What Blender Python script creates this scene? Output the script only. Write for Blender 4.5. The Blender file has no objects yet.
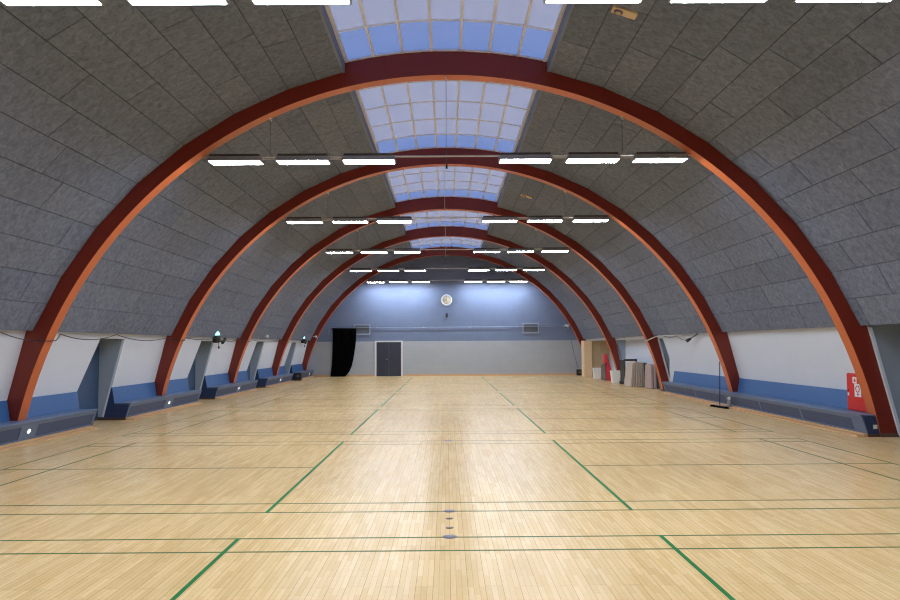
import bpy, math, random
from mathutils import Vector, Matrix
random.seed(7)
C = bpy.context.scene.collection
PI = math.pi

# ------------------------------------------------------------------ helpers
def s2l(c):
    return tuple(((v/255)/12.92 if v/255 <= .04045 else ((v/255+.055)/1.055)**2.4) for v in c)

class NT:
    def __init__(s, name):
        s.m = bpy.data.materials.new(name); s.m.use_nodes = True
        s.t = s.m.node_tree; s.t.nodes.clear()
        s.out = s.n('ShaderNodeOutputMaterial')
    def n(s, kind, **kw):
        nd = s.t.nodes.new(kind)
        for k, v in kw.items():
            if k in nd.inputs: nd.inputs[k].default_value = v
            else: setattr(nd, k, v)
        return nd
    def l(s, a, b): s.t.links.new(a, b)

def mix_rgb(nt, fac, a, b, blend='MIX'):
    nd = nt.n('ShaderNodeMix', data_type='RGBA', blend_type=blend)
    for sock, v in ((0, fac), (6, a), (7, b)):
        if hasattr(v, 'is_linked'): nt.l(v, nd.inputs[sock])
        else: nd.inputs[sock].default_value = v if sock == 0 else (*v[:3], 1)
    return nd.outputs[2]

def mat(name, rgb, rough=.5, var=.12, scale=6.0, bump=.0, metal=0.0, spec=.5, stretch=(1, 1, 1), coat=0.0):
    """painted / plain surface with a little procedural variation"""
    nt = NT(name); c = s2l(rgb)
    b = nt.n('ShaderNodeBsdfPrincipled', Roughness=rough, Metallic=metal)
    b.inputs['Specular IOR Level'].default_value = spec
    b.inputs['Coat Weight'].default_value = coat
    tc = nt.n('ShaderNodeTexCoord'); mp = nt.n('ShaderNodeMapping'); mp.inputs['Scale'].default_value = stretch
    nt.l(tc.outputs['Object'], mp.inputs['Vector'])
    nz = nt.n('ShaderNodeTexNoise', Scale=scale, Detail=5.0, Roughness=.6)
    nt.l(mp.outputs['Vector'], nz.inputs['Vector'])
    lo = tuple(v*(1-var) for v in c); hi = tuple(min(1, v*(1+var)) for v in c)
    nt.l(mix_rgb(nt, nz.outputs['Fac'], lo, hi), b.inputs['Base Color'])
    if bump:
        bp = nt.n('ShaderNodeBump', Strength=bump, Distance=.01)
        nt.l(nz.outputs['Fac'], bp.inputs['Height']); nt.l(bp.outputs['Normal'], b.inputs['Normal'])
    nt.l(b.outputs['BSDF'], nt.out.inputs['Surface'])
    return nt.m

def emit(name, rgb, strength):
    nt = NT(name)
    e = nt.n('ShaderNodeEmission', Strength=strength); e.inputs['Color'].default_value = (*rgb, 1)
    nt.l(e.outputs['Emission'], nt.out.inputs['Surface'])
    return nt.m

def wloc(o):
    v = Vector((0, 0, 0))
    while o: v += o.location; o = o.parent
    return v

class MB:
    """collects shapes in world coordinates; build() links them as one mesh object"""
    def __init__(s): s.v = []; s.f = []; s.mi = []; s.tone = []; s.sm = []
    def add(s, vs, fs, mi=0, tone=.5, smooth=False):
        o = len(s.v); s.v += [tuple(v) for v in vs]
        for f in fs: s.f.append(tuple(i+o for i in f)); s.mi.append(mi); s.tone.append(tone); s.sm.append(smooth)
        return s
    def hexa(s, p, mi=0, tone=.5):   # p: bottom quad 0-3, top quad 4-7
        return s.add(p, [(3, 2, 1, 0), (4, 5, 6, 7), (0, 1, 5, 4), (1, 2, 6, 5), (2, 3, 7, 6), (3, 0, 4, 7)], mi, tone)
    def box(s, x0, x1, y0, y1, z0, z1, mi=0):
        x0, x1 = sorted((x0, x1)); y0, y1 = sorted((y0, y1)); z0, z1 = sorted((z0, z1))
        return s.hexa([(x0, y0, z0), (x1, y0, z0), (x1, y1, z0), (x0, y1, z0), (x0, y0, z1), (x1, y0, z1), (x1, y1, z1), (x0, y1, z1)], mi)
    def prism_y(s, prof, y0, y1, mi=0):  # profile in XZ extruded along Y
        n = len(prof); y0, y1 = sorted((y0, y1))
        vs = [(x, y0, z) for x, z in prof]+[(x, y1, z) for x, z in prof]
        fs = [tuple(range(n)), tuple(range(2*n-1, n-1, -1))]+[(i, i+n, (i+1) % n+n, (i+1) % n) for i in range(n)]
        return s.add(vs, fs, mi)
    def tube(s, path, r, n=8, mi=0, caps=True):
        P = [Vector(p) for p in path]; rs = r if isinstance(r, (list, tuple)) else [r]*len(P)
        vs = []; fs = []; ref = None
        for i, p in enumerate(P):
            t = (P[min(i+1, len(P)-1)]-P[max(i-1, 0)]).normalized()
            if ref is None: ref = t.orthogonal().normalized()
            a = (ref-t*ref.dot(t)).normalized(); ref = a; b = t.cross(a)
            vs += [p+(a*math.cos(2*PI*k/n)+b*math.sin(2*PI*k/n))*rs[i] for k in range(n)]
        for i in range(len(P)-1):
            for k in range(n): fs.append((i*n+k, i*n+(k+1) % n, (i+1)*n+(k+1) % n, (i+1)*n+k))
        if caps: fs += [tuple(range(n-1, -1, -1)), tuple(range((len(P)-1)*n, len(P)*n))]
        return s.add(vs, fs, mi, smooth=n > 6)
    def disc(s, c, axis, r, t, n=24, mi=0):
        a = Vector(axis).normalized(); c = Vector(c)
        return s.tube([c-a*t/2, c+a*t/2], r, n, mi)
    def lathe(s, prof, c, n=24, mi=0):
        vs = [(c[0]+r*math.cos(2*PI*k/n), c[1]+r*math.sin(2*PI*k/n), c[2]+z) for r, z in prof for k in range(n)]
        fs = [(i*n+k, i*n+(k+1) % n, (i+1)*n+(k+1) % n, (i+1)*n+k) for i in range(len(prof)-1) for k in range(n)]
        fs += [tuple(range(n-1, -1, -1)), tuple(range((len(prof)-1)*n, len(prof)*n))]
        return s.add(vs, fs, mi, smooth=True)
    def build(s, name, m, parent=None, bevel=0, tone=False):
        me = bpy.data.meshes.new(name); o = bpy.data.objects.new(name, me)
        off = wloc(parent) if parent else Vector((0, 0, 0))
        me.from_pydata([tuple(Vector(v)-off) for v in s.v], [], s.f)
        for mm in (m if isinstance(m, (list, tuple)) else [m]): me.materials.append(mm)
        me.polygons.foreach_set('material_index', s.mi); me.polygons.foreach_set('use_smooth', s.sm)
        if tone:
            at = me.attributes.new('tone', 'FLOAT', 'FACE'); at.data.foreach_set('value', s.tone)
        me.update(); C.objects.link(o)
        if parent: o.parent = parent
        if bevel:
            b = o.modifiers.new('bevel', 'BEVEL'); b.width = bevel; b.segments = 2; b.limit_method = 'ANGLE'; b.angle_limit = math.radians(40)
        return o

def tag(o, label, cat, group=None):
    o['label'] = label; o['category'] = cat
    if group: o['group'] = group
    return o
def thing(name, label, cat, loc, group=None):
    o = bpy.data.objects.new(name, None); C.objects.link(o); o.location = loc
    o.empty_display_size = .1
    return tag(o, label, cat, group)
def struct(o): o['kind'] = 'structure'; return o
def dup(root, loc, label):
    r = root.copy(); C.objects.link(r); r.location = loc; r['label'] = label
    for ch in list(root.children):
        c = ch.copy(); C.objects.link(c); c.parent = r
        for g in list(ch.children):
            d = g.copy(); C.objects.link(d); d.parent = c
    return r

# ------------------------------------------------------------------ dimensions
R_IN, R_PAN, R_OUT, ZC = 8.40, 8.70, 8.93, -1.24
ARCH_Y = [14.45+7.24*i for i in range(4)]+[43.75]
ARCH_T = .30
YB, YF = 45.0, -4.0           # end wall, wall behind the viewpoint
def wall_x(z): return 8.674-.247*z

# ------------------------------------------------------------------ materials
def floor_material():
    nt = NT('maple_parquet')
    b = nt.n('ShaderNodeBsdfPrincipled', Roughness=.30); b.inputs['Specular IOR Level'].default_value = .07
    tc = nt.n('ShaderNodeTexCoord'); sp = nt.n('ShaderNodeSeparateXYZ'); cb = nt.n('ShaderNodeCombineXYZ')
    nt.l(tc.outputs['Object'], sp.inputs[0]); nt.l(sp.outputs['Y'], cb.inputs['X']); nt.l(sp.outputs['X'], cb.inputs['Y'])
    br = nt.n('ShaderNodeTexBrick', offset=.37, offset_frequency=2, squash=1.0)
    for k, v in (('Scale', 1.0), ('Brick Width', .44), ('Row Height', .0437), ('Mortar Size', .0006), ('Mortar Smooth', .1), ('Bias', 0.0)): br.inputs[k].default_value = v
    br.inputs['Color1'].default_value = (*s2l((242, 210, 157)), 1); br.inputs['Color2'].default_value = (*s2l((232, 195, 138)), 1)
    br.inputs['Mortar'].default_value = (*s2l((150, 115, 75)), 1)
    nt.l(cb.outputs[0], br.inputs['Vector'])
    b2 = nt.n('ShaderNodeTexBrick', offset=.5, offset_frequency=2)
    for k, v in (('Scale', 1.0), ('Brick Width', 2.3), ('Row Height', .131), ('Mortar Size', .0016), ('Mortar Smooth', .2), ('Bias', 0.0)): b2.inputs[k].default_value = v
    b2.inputs['Color1'].default_value = (1, 1, 1, 1); b2.inputs['Color2'].default_value = (.93, .92, .90, 1); b2.inputs['Mortar'].default_value = (.60, .53, .45, 1)
    nt.l(cb.outputs[0], b2.inputs['Vector'])
    c = mix_rgb(nt, 1.0, br.outputs['Color'], b2.outputs['Color'], 'MULTIPLY')
    mp = nt.n('ShaderNodeMapping'); mp.inputs['Scale'].default_value = (.5, .22, 1); nt.l(tc.outputs['Object'], mp.inputs['Vector'])
    nz = nt.n('ShaderNodeTexNoise', Scale=1.4, Detail=4.0); nt.l(mp.outputs[0], nz.inputs['Vector'])
    c = mix_rgb(nt, 1.0, c, mix_rgb(nt, nz.outputs['Fac'], (.90, .87, .82), (1.06, 1.06, 1.06)), 'MULTIPLY')
    mg = nt.n('ShaderNodeMapping'); mg.inputs['Scale'].default_value = (60, 3, 1); nt.l(tc.outputs['Object'], mg.inputs['Vector'])
    ng = nt.n('ShaderNodeTexNoise', Scale=1.0, Detail=3.0); nt.l(mg.outputs[0], ng.inputs['Vector'])
    c = mix_rgb(nt, 1.0, c, mix_rgb(nt, ng.outputs['Fac'], (.95, .94, .92), (1.04, 1.04, 1.04)), 'MULTIPLY')
    nt.l(c, b.inputs['Base Color'])
    mr = nt.n('ShaderNodeMapRange'); mr.inputs['To Min'].default_value = .20; mr.inputs['To Max'].default_value = .28
    nt.l(nz.outputs['Fac'], mr.inputs['Value']); nt.l(mr.outputs[0], b.inputs['Roughness'])
    nt.l(b.outputs['BSDF'], nt.out.inputs['Surface'])
    return nt.m

def panel_material():
    nt = NT('grey_wood_wool_panel')
    b = nt.n('ShaderNodeBsdfPrincipled', Roughness=.9); b.inputs['Specular IOR Level'].default_value = .2
    tc = nt.n('ShaderNodeTexCoord')
    n1 = nt.n('ShaderNodeTexNoise', Scale=9.0, Detail=8.0, Roughness=.75, Distortion=.6); nt.l(tc.outputs['Object'], n1.inputs['Vector'])
    n2 = nt.n('ShaderNodeTexNoise', Scale=1.3, Detail=3.0); nt.l(tc.outputs['Object'], n2.inputs['Vector'])
    r1 = nt.n('ShaderNodeValToRGB'); r1.color_ramp.elements[0].position = .34; r1.color_ramp.elements[1].position = .68
    r1.color_ramp.elements[0].color = (*s2l((93, 101, 119)), 1); r1.color_ramp.elements[1].color = (*s2l((130, 138, 158)), 1)
    nt.l(n1.outputs['Fac'], r1.inputs['Fac'])
    at = nt.n('ShaderNodeAttribute', attribute_name='tone')
    ad = nt.n('ShaderNodeMath', operation='ADD'); nt.l(at.outputs['Fac'], ad.inputs[0]); nt.l(n2.outputs['Fac'], ad.inputs[1])
    hf = nt.n('ShaderNodeMath', operation='MULTIPLY'); hf.inputs[1].default_value = .5; nt.l(ad.outputs[0], hf.inputs[0])
    c = mix_rgb(nt, 1.0, r1.outputs['Color'], mix_rgb(nt, hf.outputs[0], (.80, .81, .84), (1.10, 1.09, 1.06)), 'MULTIPLY')
    nt.l(c, b.inputs['Base Color'])
    bp = nt.n('ShaderNodeBump', Strength=.5, Distance=.012); nt.l(n1.outputs['Fac'], bp.inputs['Height']); nt.l(bp.outputs['Normal'], b.inputs['Normal'])
    nt.l(b.outputs['BSDF'], nt.out.inputs['Surface'])
    return nt.m

def brick_paint(name, rgb, rgb2, rough, courses=.15):
    nt = NT(name); b = nt.n('ShaderNodeBsdfPrincipled', Roughness=rough)
    tc = nt.n('ShaderNodeTexCoord'); sp = nt.n('ShaderNodeSeparateXYZ'); cb = nt.n('ShaderNodeCombineXYZ')
    nt.l(tc.outputs['Object'], sp.inputs[0]); nt.l(sp.outputs['X'], cb.inputs['X']); nt.l(sp.outputs['Z'], cb.inputs['Y'])
    br = nt.n('ShaderNodeTexBrick')
    for k, v in (('Scale', 1.0), ('Brick Width', .44), ('Row Height', courses), ('Mortar Size', .006), ('Bias', 0.0)): br.inputs[k].default_value = v
    br.inputs['Color1'].default_value = (*s2l(rgb), 1); br.inputs['Color2'].default_value = (*s2l(rgb2), 1)
    br.inputs['Mortar'].default_value = (*s2l(tuple(v*.97 for v in rgb2)), 1)
    nt.l(cb.outputs[0], br.inputs['Vector'])
    nz = nt.n('ShaderNodeTexNoise', Scale=1.2, Detail=4.0); nt.l(tc.outputs['Object'], nz.inputs['Vector'])
    nt.l(mix_rgb(nt, 1.0, br.outputs['Color'], mix_rgb(nt, nz.outputs['Fac'], (.92, .92, .92), (1.06, 1.06, 1.06)), 'MULTIPLY'), b.inputs['Base Color'])
    bp = nt.n('ShaderNodeBump', Strength=.15, Distance=.01); nt.l(br.outputs['Fac'], bp.inputs['Height']); bp.invert = True
    nt.l(bp.outputs['Normal'], b.inputs['Normal'])
    nt.l(b.outputs['BSDF'], nt.out.inputs['Surface'])
    return nt.m

def pane_material(name, trans, refl):
    """opal plastic glazing: lets the sky's light through, scattered"""
    nt = NT(name)
    tr = nt.n('ShaderNodeBsdfTranslucent'); df = nt.n('ShaderNodeBsdfDiffuse')
    tc = nt.n('ShaderNodeTexCoord'); nz = nt.n('ShaderNodeTexNoise', Scale=.9, Detail=3.0); nt.l(tc.outputs['Object'], nz.inputs['Vector'])
    nt.l(mix_rgb(nt, nz.outputs['Fac'], tuple(v*.9 for v in trans), tuple(min(1, v*1.1) for v in trans)), tr.inputs['Color'])
    df.inputs['Color'].default_value = (*refl, 1)
    a = nt.n('ShaderNodeAddShader'); nt.l(tr.outputs[0], a.inputs[0]); nt.l(df.outputs[0], a.inputs[1])
    nt.l(a.outputs[0], nt.out.inputs['Surface'])
    return nt.m

def grille_material():
    nt = NT('perforated_metal'); b = nt.n('ShaderNodeBsdfPrincipled', Roughness=.55)
    tc = nt.n('ShaderNodeTexCoord'); vo = nt.n('ShaderNodeTexVoronoi', Scale=90.0); nt.l(tc.outputs['Object'], vo.inputs['Vector'])
    r = nt.n('ShaderNodeValToRGB'); r.color_ramp.elements[0].position = .25; r.color_ramp.elements[1].position = .5
    r.color_ramp.elements[0].color = (*s2l((42, 54, 82)), 1); r.color_ramp.elements[1].color = (*s2l((74, 90, 122)), 1)
    nt.l(vo.outputs['Distance'], r.inputs['Fac']); nt.l(r.outputs['Color'], b.inputs['Base Color'])
    nt.l(b.outputs['BSDF'], nt.out.inputs['Surface'])
    return nt.m

M = dict(
    floor=floor_material(), panel=panel_material(),
    backing=mat('dark_backing', (66, 66, 70), .95),
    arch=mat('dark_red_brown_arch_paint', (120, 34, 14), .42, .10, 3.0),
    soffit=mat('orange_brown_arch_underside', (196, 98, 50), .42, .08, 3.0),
    shoe=mat('arch_foot_brown', (96, 72, 62), .6),
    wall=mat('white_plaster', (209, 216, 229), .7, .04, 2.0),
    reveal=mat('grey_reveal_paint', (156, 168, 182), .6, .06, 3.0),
    edge=mat('pale_edge_trim', (222, 230, 240), .5, .04),
    upper=brick_paint('blue_grey_end_wall', (116, 130, 160), (113, 127, 157), .55, .30),
    lower=brick_paint('pale_grey_end_wall', (176, 182, 190), (172, 179, 187), .6, .15),
    navy_door=mat('navy_door_paint', (58, 82, 116), .45, .06),
    end_door=mat('charcoal_door_paint', (46, 52, 68), .45, .06),
    white=mat('white_paint', (222, 224, 224), .45, .03),
    wood_skirt=mat('pine_skirting', (216, 172, 122), .4, .08, 5.0, stretch=(8, 1, 8)),
    brown_skirt=mat('dark_brown_skirting', (84, 60, 46), .5),
    bench_blue=mat('blue_bench_paint', (52, 98, 152), .42, .05, 4.0),
    bench_navy=mat('navy_bench_end_paint', (38, 54, 92), .5, .06),
    bench_grey=mat('blue_grey_bench_frame', (98, 116, 146), .45, .05),
    grille=grille_material(),
    housing=mat('grey_lamp_housing', (150, 150, 152), .5, .04),
    ballast=mat('dark_lamp_channel', (66, 58, 60), .5, .04),
    rail=mat('pale_steel_rail', (196, 190, 182), .4, .04),
    diffuser=emit('lit_lamp_diffuser', (.88, .98, 1.12), 65.0),
    pane=pane_material('opal_skylight_pane', (.37, .34, .36), (.30, .30, .32)),
    pane_deep=pane_material('arch_shaded_skylight_pane', (.22, .28, .42), (.16, .17, .19)),  # arch's shade on the last pane row, put into the pane colour
    glaz=pane_material('pale_glazing_bar', (.34, .31, .28), (.66, .66, .68)),
    curb=mat('blue_grey_curb', (112, 124, 152), .7, .05),
    line=mat('green_court_line', (28, 116, 56), .6, .06, spec=.1), line_thin=mat('dark_green_court_line', (74, 100, 44), .6, .10, spec=.1),
    plate=mat('grey_floor_plate', (112, 100, 112), .35, .06),
    plate_brown=mat('brown_floor_plug', (98, 72, 58), .4, .06),
    black=mat('black_plastic', (22, 22, 24), .5, .1),
    cloth_black=mat('black_cloth', (4, 4, 5), .95, .2, spec=.1),
    cloth_navy=mat('dark_canvas', (44, 40, 46), .85), cable=mat('dark_cable', (52, 50, 52), .6),
    white_cable=mat('white_cable', (215, 210, 202), .5),
    red=mat('red_enamel', (206, 24, 26), .35, .05),
    red_mat=mat('red_vinyl', (190, 26, 44), .45, .08),
    cream=mat('cream_plastic', (214, 188, 150), .5, .05),
    beige=mat('beige_canvas', (192, 176, 160), .85, .12, 5.0, stretch=(10, 10, 1)),
    beige_light=mat('pale_canvas', (204, 192, 176), .85, .10, 5.0, stretch=(10, 10, 1)),
    pinkish=mat('pinkish_canvas', (178, 156, 150), .85, .10, 5.0, stretch=(10, 10, 1)),
    oak=mat('light_oak_board', (238, 208, 166), .45, .10, 2.0, stretch=(14, 14, 1)),
    olive=mat('tan_board', (190, 168, 134), .5, .12, 2.0, stretch=(14, 14, 1)),
    brown_vinyl=mat('grey_brown_vinyl', (110, 98, 88), .6),
    bin=mat('white_bin_plastic', (246, 245, 240), .4, .04),
    silver=mat('silver_metal', (190, 190, 190), .3, .05, metal=.8),
    glow=emit('lit_stage_lamp', (.35, .95, 1.0), 2.6),
    spot=emit('lit_small_lamp', (1, .98, .95), 1.6),
    dial=mat('cream_clock_dial', (226, 214, 190), .5, .03),
    vent=mat('grey_vent_slats', (112, 114, 120), .5, .05),
    vent_frame=mat('blue_grey_vent_frame', (150, 160, 184), .5, .05),
    pipe=mat('pale_blue_pipe', (176, 190, 216), .4, .04),
)

# ------------------------------------------------------------------ floor and court lines
fl = MB(); fl.box(-10.0, 10.0, YF, YB+.3, -.2, 0)
floor = struct(fl.build('floor', M['floor'])); floor['label'] = 'pale maple strip parquet sports floor'; floor['category'] = 'floor'
P0, PITCH, LW, LT = 8.28, 7.178, .04, .0015
for i in range(-1, 5):
    y0 = P0+i*PITCH; y1 = y0+6.1; m = MB(); w = .030
    for x in (-6.7, 6.7): m.box(x-math.copysign(w, x), x, y0, y1, 0, LT)
    for x in (-5.94, 5.94): m.box(x-w/2, x+w/2, y0+w, y1-w, 0, LT)
    for ya in (y0, y0+.46, y1-.46-w, y1-w): m.box(-6.7, 6.7, ya, ya+w, 0, LT*.8)
    for sx in (-1, 1): m.box(sx*2.02, sx*6.7, y0+3.05-w/2, y0+3.05+w/2, 0, LT*.8)
    m.build('court_lines', M['line_thin'], floor)
    for x in (-1.98, 1.98):
        m = MB(); m.box(x, x+math.copysign(LW, x), y0, y1, 0, LT*1.4); m.build('service_line', M['line'], floor)

def floor_disc(y, r, m, label, x=0):
    d = MB(); d.disc((x, y, .002), (0, 0, 1), r, .004, 28)
    tag(d.build('floor_plate', m), label, 'floor plate', 'net post floor plates')
floor_disc(7.20, .068, M['plate'], 'round grey floor plate on the nearest double green line, nearest of four in the row')
floor_disc(8.30, .064, M['plate'], 'round grey floor plate on the second double green line, farthest of four in the row')
floor_disc(7.55, .038, M['plate_brown'], 'small brown floor plug just beyond the nearest grey floor plate')
floor_disc(7.95, .038, M['plate_brown'], 'small brown floor plug just before the second grey floor plate')
floor_disc(14.38, .075, M['plate'], 'round grey floor plate far down mid-floor, level with the nearest arch')

# ------------------------------------------------------------------ ceiling
A0, NROW, DA = 22.9, 14, 3.845
def pan(a, r=R_PAN):          # point on the faceted shell (two board rows share one flat facet)
    t = (a-A0)/(2*DA); k = min(max(math.floor(t), 0), NROW//2-1); u = t-k
    p = [Vector((r*math.cos(math.radians(A0+2*DA*(k+j))), r*math.sin(math.radians(A0+2*DA*(k+j)))+ZC)) for j in (0, 1)]
    return p[0]*(1-u)+p[1]*u
BAYS = [(YF, -.03), (.27, 7.21)]
for y, yn in zip([7.21]+ARCH_Y, ARCH_Y+[YB]): BAYS.append((y+ARCH_T, yn))
PH = {(-1, 5): 9.33, (-1, 6): 11.16, (-1, 7): 10.6, (-1, 8): 9.41, (-1, 9): 11.21, (-1, 10): 10.6, (-1, 11): 11.82, (-1, 12): 10.0, (-1, 4): 10.0, (-1, 3): 11.2, (-1, 2): 9.4,
      (1, 5): 10.53, (1, 6): 11.1, (1, 7): 9.35, (1, 8): 10.54, (1, 9): 11.17, (1, 10): 9.4, (1, 11): 10.0, (1, 12): 11.2, (1, 4): 11.75, (1, 3): 10.0, (1, 2): 11.15}
ce = MB(); G = .005; GA = math.degrees(G/R_PAN)
for bi, (ya, yb) in enumerate(BAYS):
    for s in (-1, 1):
        closed = bi in (0, len(BAYS)-1)
        rows = NROW+(4 if closed else 0)
        for r in range(rows):
            ph = PH.get((s, r)) if bi == 2 else None
            if ph is None: ph = ya+random.choice((.6, 1.2, 1.8, 2.4))
            cuts = [ya]; y = ph-2.4*6
            while y < yb:
                if y > ya+.15 and y < yb-.1: cuts.append(y)
                y += 2.4
            cuts.append(yb+ARCH_T if bi in (0, 1) else yb)
            a, b = A0+r*DA+GA, min(A0+(r+1)*DA-GA, 90)
            if a >= 90: continue
            if r >= NROW:
                pts = [Vector((rr*math.cos(math.radians(q)), rr*math.sin(math.radians(q))+ZC)) for q in (a, b) for rr in (R_PAN, R_PAN+.03)]
            else:
                pts = [pan(q, rr) for q in (a, b) for rr in (R_PAN, R_PAN+.03)]
            for c0, c1 in zip(cuts, cuts[1:]):
                c0 += .008; c1 -= .008
                q = [(s*pts[0].x, pts[0].y), (s*pts[1].x, pts[1].y), (s*pts[3].x, pts[3].y), (s*pts[2].x, pts[2].y)]
                vs = [(x, c0, z) for x, z in q]+[(x, c1, z) for x, z in q]
                fs = [(0, 1, 2, 3), (7, 6, 5, 4), (0, 4, 5, 1), (1, 5, 6, 2), (2, 6, 7, 3), (3, 7, 4, 0)]
                if s > 0: fs = [tuple(reversed(f)) for f in fs]
                ce.add(vs, fs, 0, random.random())
# backing behind the boards, open over the skylights
def shell(y0, y1, a1):
    n = 30
    for s in (-1, 1):
        aa = [23.6+(a1-23.6)*k/n for k in range(n+1)]
        vs = [(s*(R_PAN+.05)*math.cos(math.radians(a)), y, (R_PAN+.05)*math.sin(math.radians(a))+ZC) for a in aa for y in (y0, y1)]
        ce.add(vs, [(2*k, 2*k+1, 2*k+3, 2*k+2) for k in range(n)], 1)
shell(YF, -.03, 90); shell(-.03, ARCH_Y[4]+ARCH_T, 76.75); shell(ARCH_Y[4]+ARCH_T, YB, 90)
ceiling = struct(ce.build('ceiling', [M['panel'], M['backing']], tone=True)); ceiling['label'] = 'curved vault of dark grey acoustic boards'; ceiling['category'] = 'ceiling'

# ------------------------------------------------------------------ skylights
XS = 2.0; RG = 8.92
def arcp(x, r): return math.sqrt(r*r-x*x)+ZC
for wi, (ya, yb) in enumerate(BAYS[1:-1]):
    root = bpy.data.objects.new('window_%d' % (wi+1), None); C.objects.link(root); root.location = (0, (ya+yb)/2, arcp(0, RG))
    struct(root); root['category'] = 'skylight'
    if wi: root['label'] = ['', 'opal ridge skylight cut by the top of the photo', 'opal ridge skylight between the nearest and second arches', 'opal ridge skylight between the second and third arches',
                            'opal ridge skylight between the third and fourth arches', 'small farthest opal ridge skylight between the fourth and fifth arches'][wi]
    NX, NY = 7, 5
    xs = [-XS+2*XS*k/NX for k in range(NX+1)]; y_lo, y_hi = ya-ARCH_T/2-.002, yb+ARCH_T/2+.002
    ys = [ya+(yb-ya)*k/NY for k in range(NY+1)]; ys[0] = y_lo; ys[-1] = y_hi
    g = MB()
    for i in range(NX):
        for j in range(NY):
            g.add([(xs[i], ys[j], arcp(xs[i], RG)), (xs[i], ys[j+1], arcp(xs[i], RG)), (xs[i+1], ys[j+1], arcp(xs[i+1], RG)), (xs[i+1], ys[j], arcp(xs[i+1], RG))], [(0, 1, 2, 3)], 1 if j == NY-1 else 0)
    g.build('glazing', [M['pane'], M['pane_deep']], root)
    f = MB()
    for i, x in enumerate(xs):
        w = .026 if 0 < i < NX else .035; x = min(max(x, -XS+w), XS-w); z = arcp(x, RG)
        f.box(x-w, x+w, ya, yb, z-.045, z-.004)
    yj = [ya+.02]+ys[1:-1]+[yb-.02]
    for y in yj:
        for i in range(NX):
            a, b = xs[i], xs[i+1]; za, zb = arcp(a, RG), arcp(b, RG); w = .014 if y not in (yj[0], yj[-1]) else .02
            f.hexa([(a, y-w, za-.04), (b, y-w, zb-.04), (b, y+w, zb-.04), (a, y+w, za-.04), (a, y-w, za-.006), (b, y-w, zb-.006), (b, y+w, zb-.006), (a, y+w, za-.006)])
    f.build('glazing_bars', M['glaz'], root)
    k = MB()
    for s in (-1, 1):
        k.box(s*XS, s*(XS+.05), y_lo, y_hi, arcp(XS, R_PAN)-.02, arcp(XS, RG)+.02)
    k.build('curb', M['curb'], root)

# ------------------------------------------------------------------ side walls with door recesses
REC_L = [(9.91, 11.69), (17.15, 18.93), (24.39, 26.17), (31.63, 33.41), (38.87, 40.65)]
REC_R = [(12.62, 14.42), (28.10, 28.93)]
NICHE = [(29.23, 36.10, 8.62), (36.50, 43.30, 9.25)]
REV_X, REV_Z = 8.80, 2.035
def rev_z(s, k): return 2.20 if (s, k) == (1, 0) else REV_Z
def sheet(m, s, y0, y1, z0, z1, mi=0, t=.04):
    a, b = wall_x(z0), wall_x(z1)
    m.hexa([(s*a, y0, z0), (s*(a+t), y0, z0), (s*(a+t), y1, z0), (s*a, y1, z0), (s*b, y0, z1), (s*(b+t), y0, z1), (s*(b+t), y1, z1), (s*b, y1, z1)], mi)
def side_wall(s, recs, niches, name, label):
    m = MB(); cuts = sorted([(a, b) for a, b in recs]+[(a, b) for a, b, _ in niches]); y = YF
    for a, b in cuts+[(YB, YB)]:
        if a > y+.01: sheet(m, s, y, a, -.03, REV_Z)
        y = b
    y = YF
    for k, (a, b) in enumerate(recs):
        if rev_z(s, k) > REV_Z:
            sheet(m, s, y, a, REV_Z, 2.42); sheet(m, s, a, b, rev_z(s, k), 2.42); y = b
    sheet(m, s, y, YB, REV_Z, 2.42)
    for k, (a, b) in enumerate(recs):
        rz = rev_z(s, k)
        for yy, y2 in ((a, a-.02), (b, b+.02)):
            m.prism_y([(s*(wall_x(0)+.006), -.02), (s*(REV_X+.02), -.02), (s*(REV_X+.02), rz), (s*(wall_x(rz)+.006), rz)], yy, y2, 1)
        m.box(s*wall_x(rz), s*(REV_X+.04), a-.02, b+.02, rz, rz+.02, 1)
        # the opening's near edge leans: a gusset of wall closes its upper corner
        for gus in ([[(a, .80), (a+.47, rz), (a, rz)]] if s < 0 else ([[(a, 0), (b-.13, 0), (b-.13, .4), (b-.40, .8), (a, 1.25)], [(a, 1.35), (a+.17, rz), (a, rz)]] if k == 1 else [])):
            n = len(gus); vs = [(s*(wall_x(z)+d), y, z) for d in (0, .03) for y, z in gus]
            m.add(vs, [tuple(range(n)), tuple(range(2*n-1, n-1, -1))]+[(i, (i+1) % n, (i+1) % n+n, i+n) for i in range(n)], 0)
    for a, b, X in niches:
        m.box(s*X, s*(X+.04), a-.02, b+.02, -.02, REV_Z+.08, 0)
        m.box(s*wall_x(2.1), s*(X+.04), a-.02, b+.02, REV_Z+.065, REV_Z+.10, 0)
        for yy, y2 in ((a, a-.02), (b, b+.02)):
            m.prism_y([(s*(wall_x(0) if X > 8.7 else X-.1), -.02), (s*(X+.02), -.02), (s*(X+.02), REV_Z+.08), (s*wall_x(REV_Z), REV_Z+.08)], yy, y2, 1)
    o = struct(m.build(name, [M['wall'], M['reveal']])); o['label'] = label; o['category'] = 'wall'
side_wall(-1, REC_L, [], 'wall_left', 'sloping white left side wall with door recesses')
side_wall(1, REC_R, NICHE, 'wall_right', 'sloping white right side wall with storage niches')
dn = 0
DL = {('L', 1): 'navy door in the left wall recess between the nearest and second arches', ('L', 2): 'navy door in the left wall recess between the second and third arches',
      ('L', 3): 'navy door in the left wall recess between the third and fourth arches', ('L', 4): 'navy door in the left wall recess between the fourth and fifth arches',
      ('R', 0): 'navy door at the right edge of the photo before the nearest arch', ('R', 1): 'narrow grey closing board in the right wall beside the third arch'}
tn = 0
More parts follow.
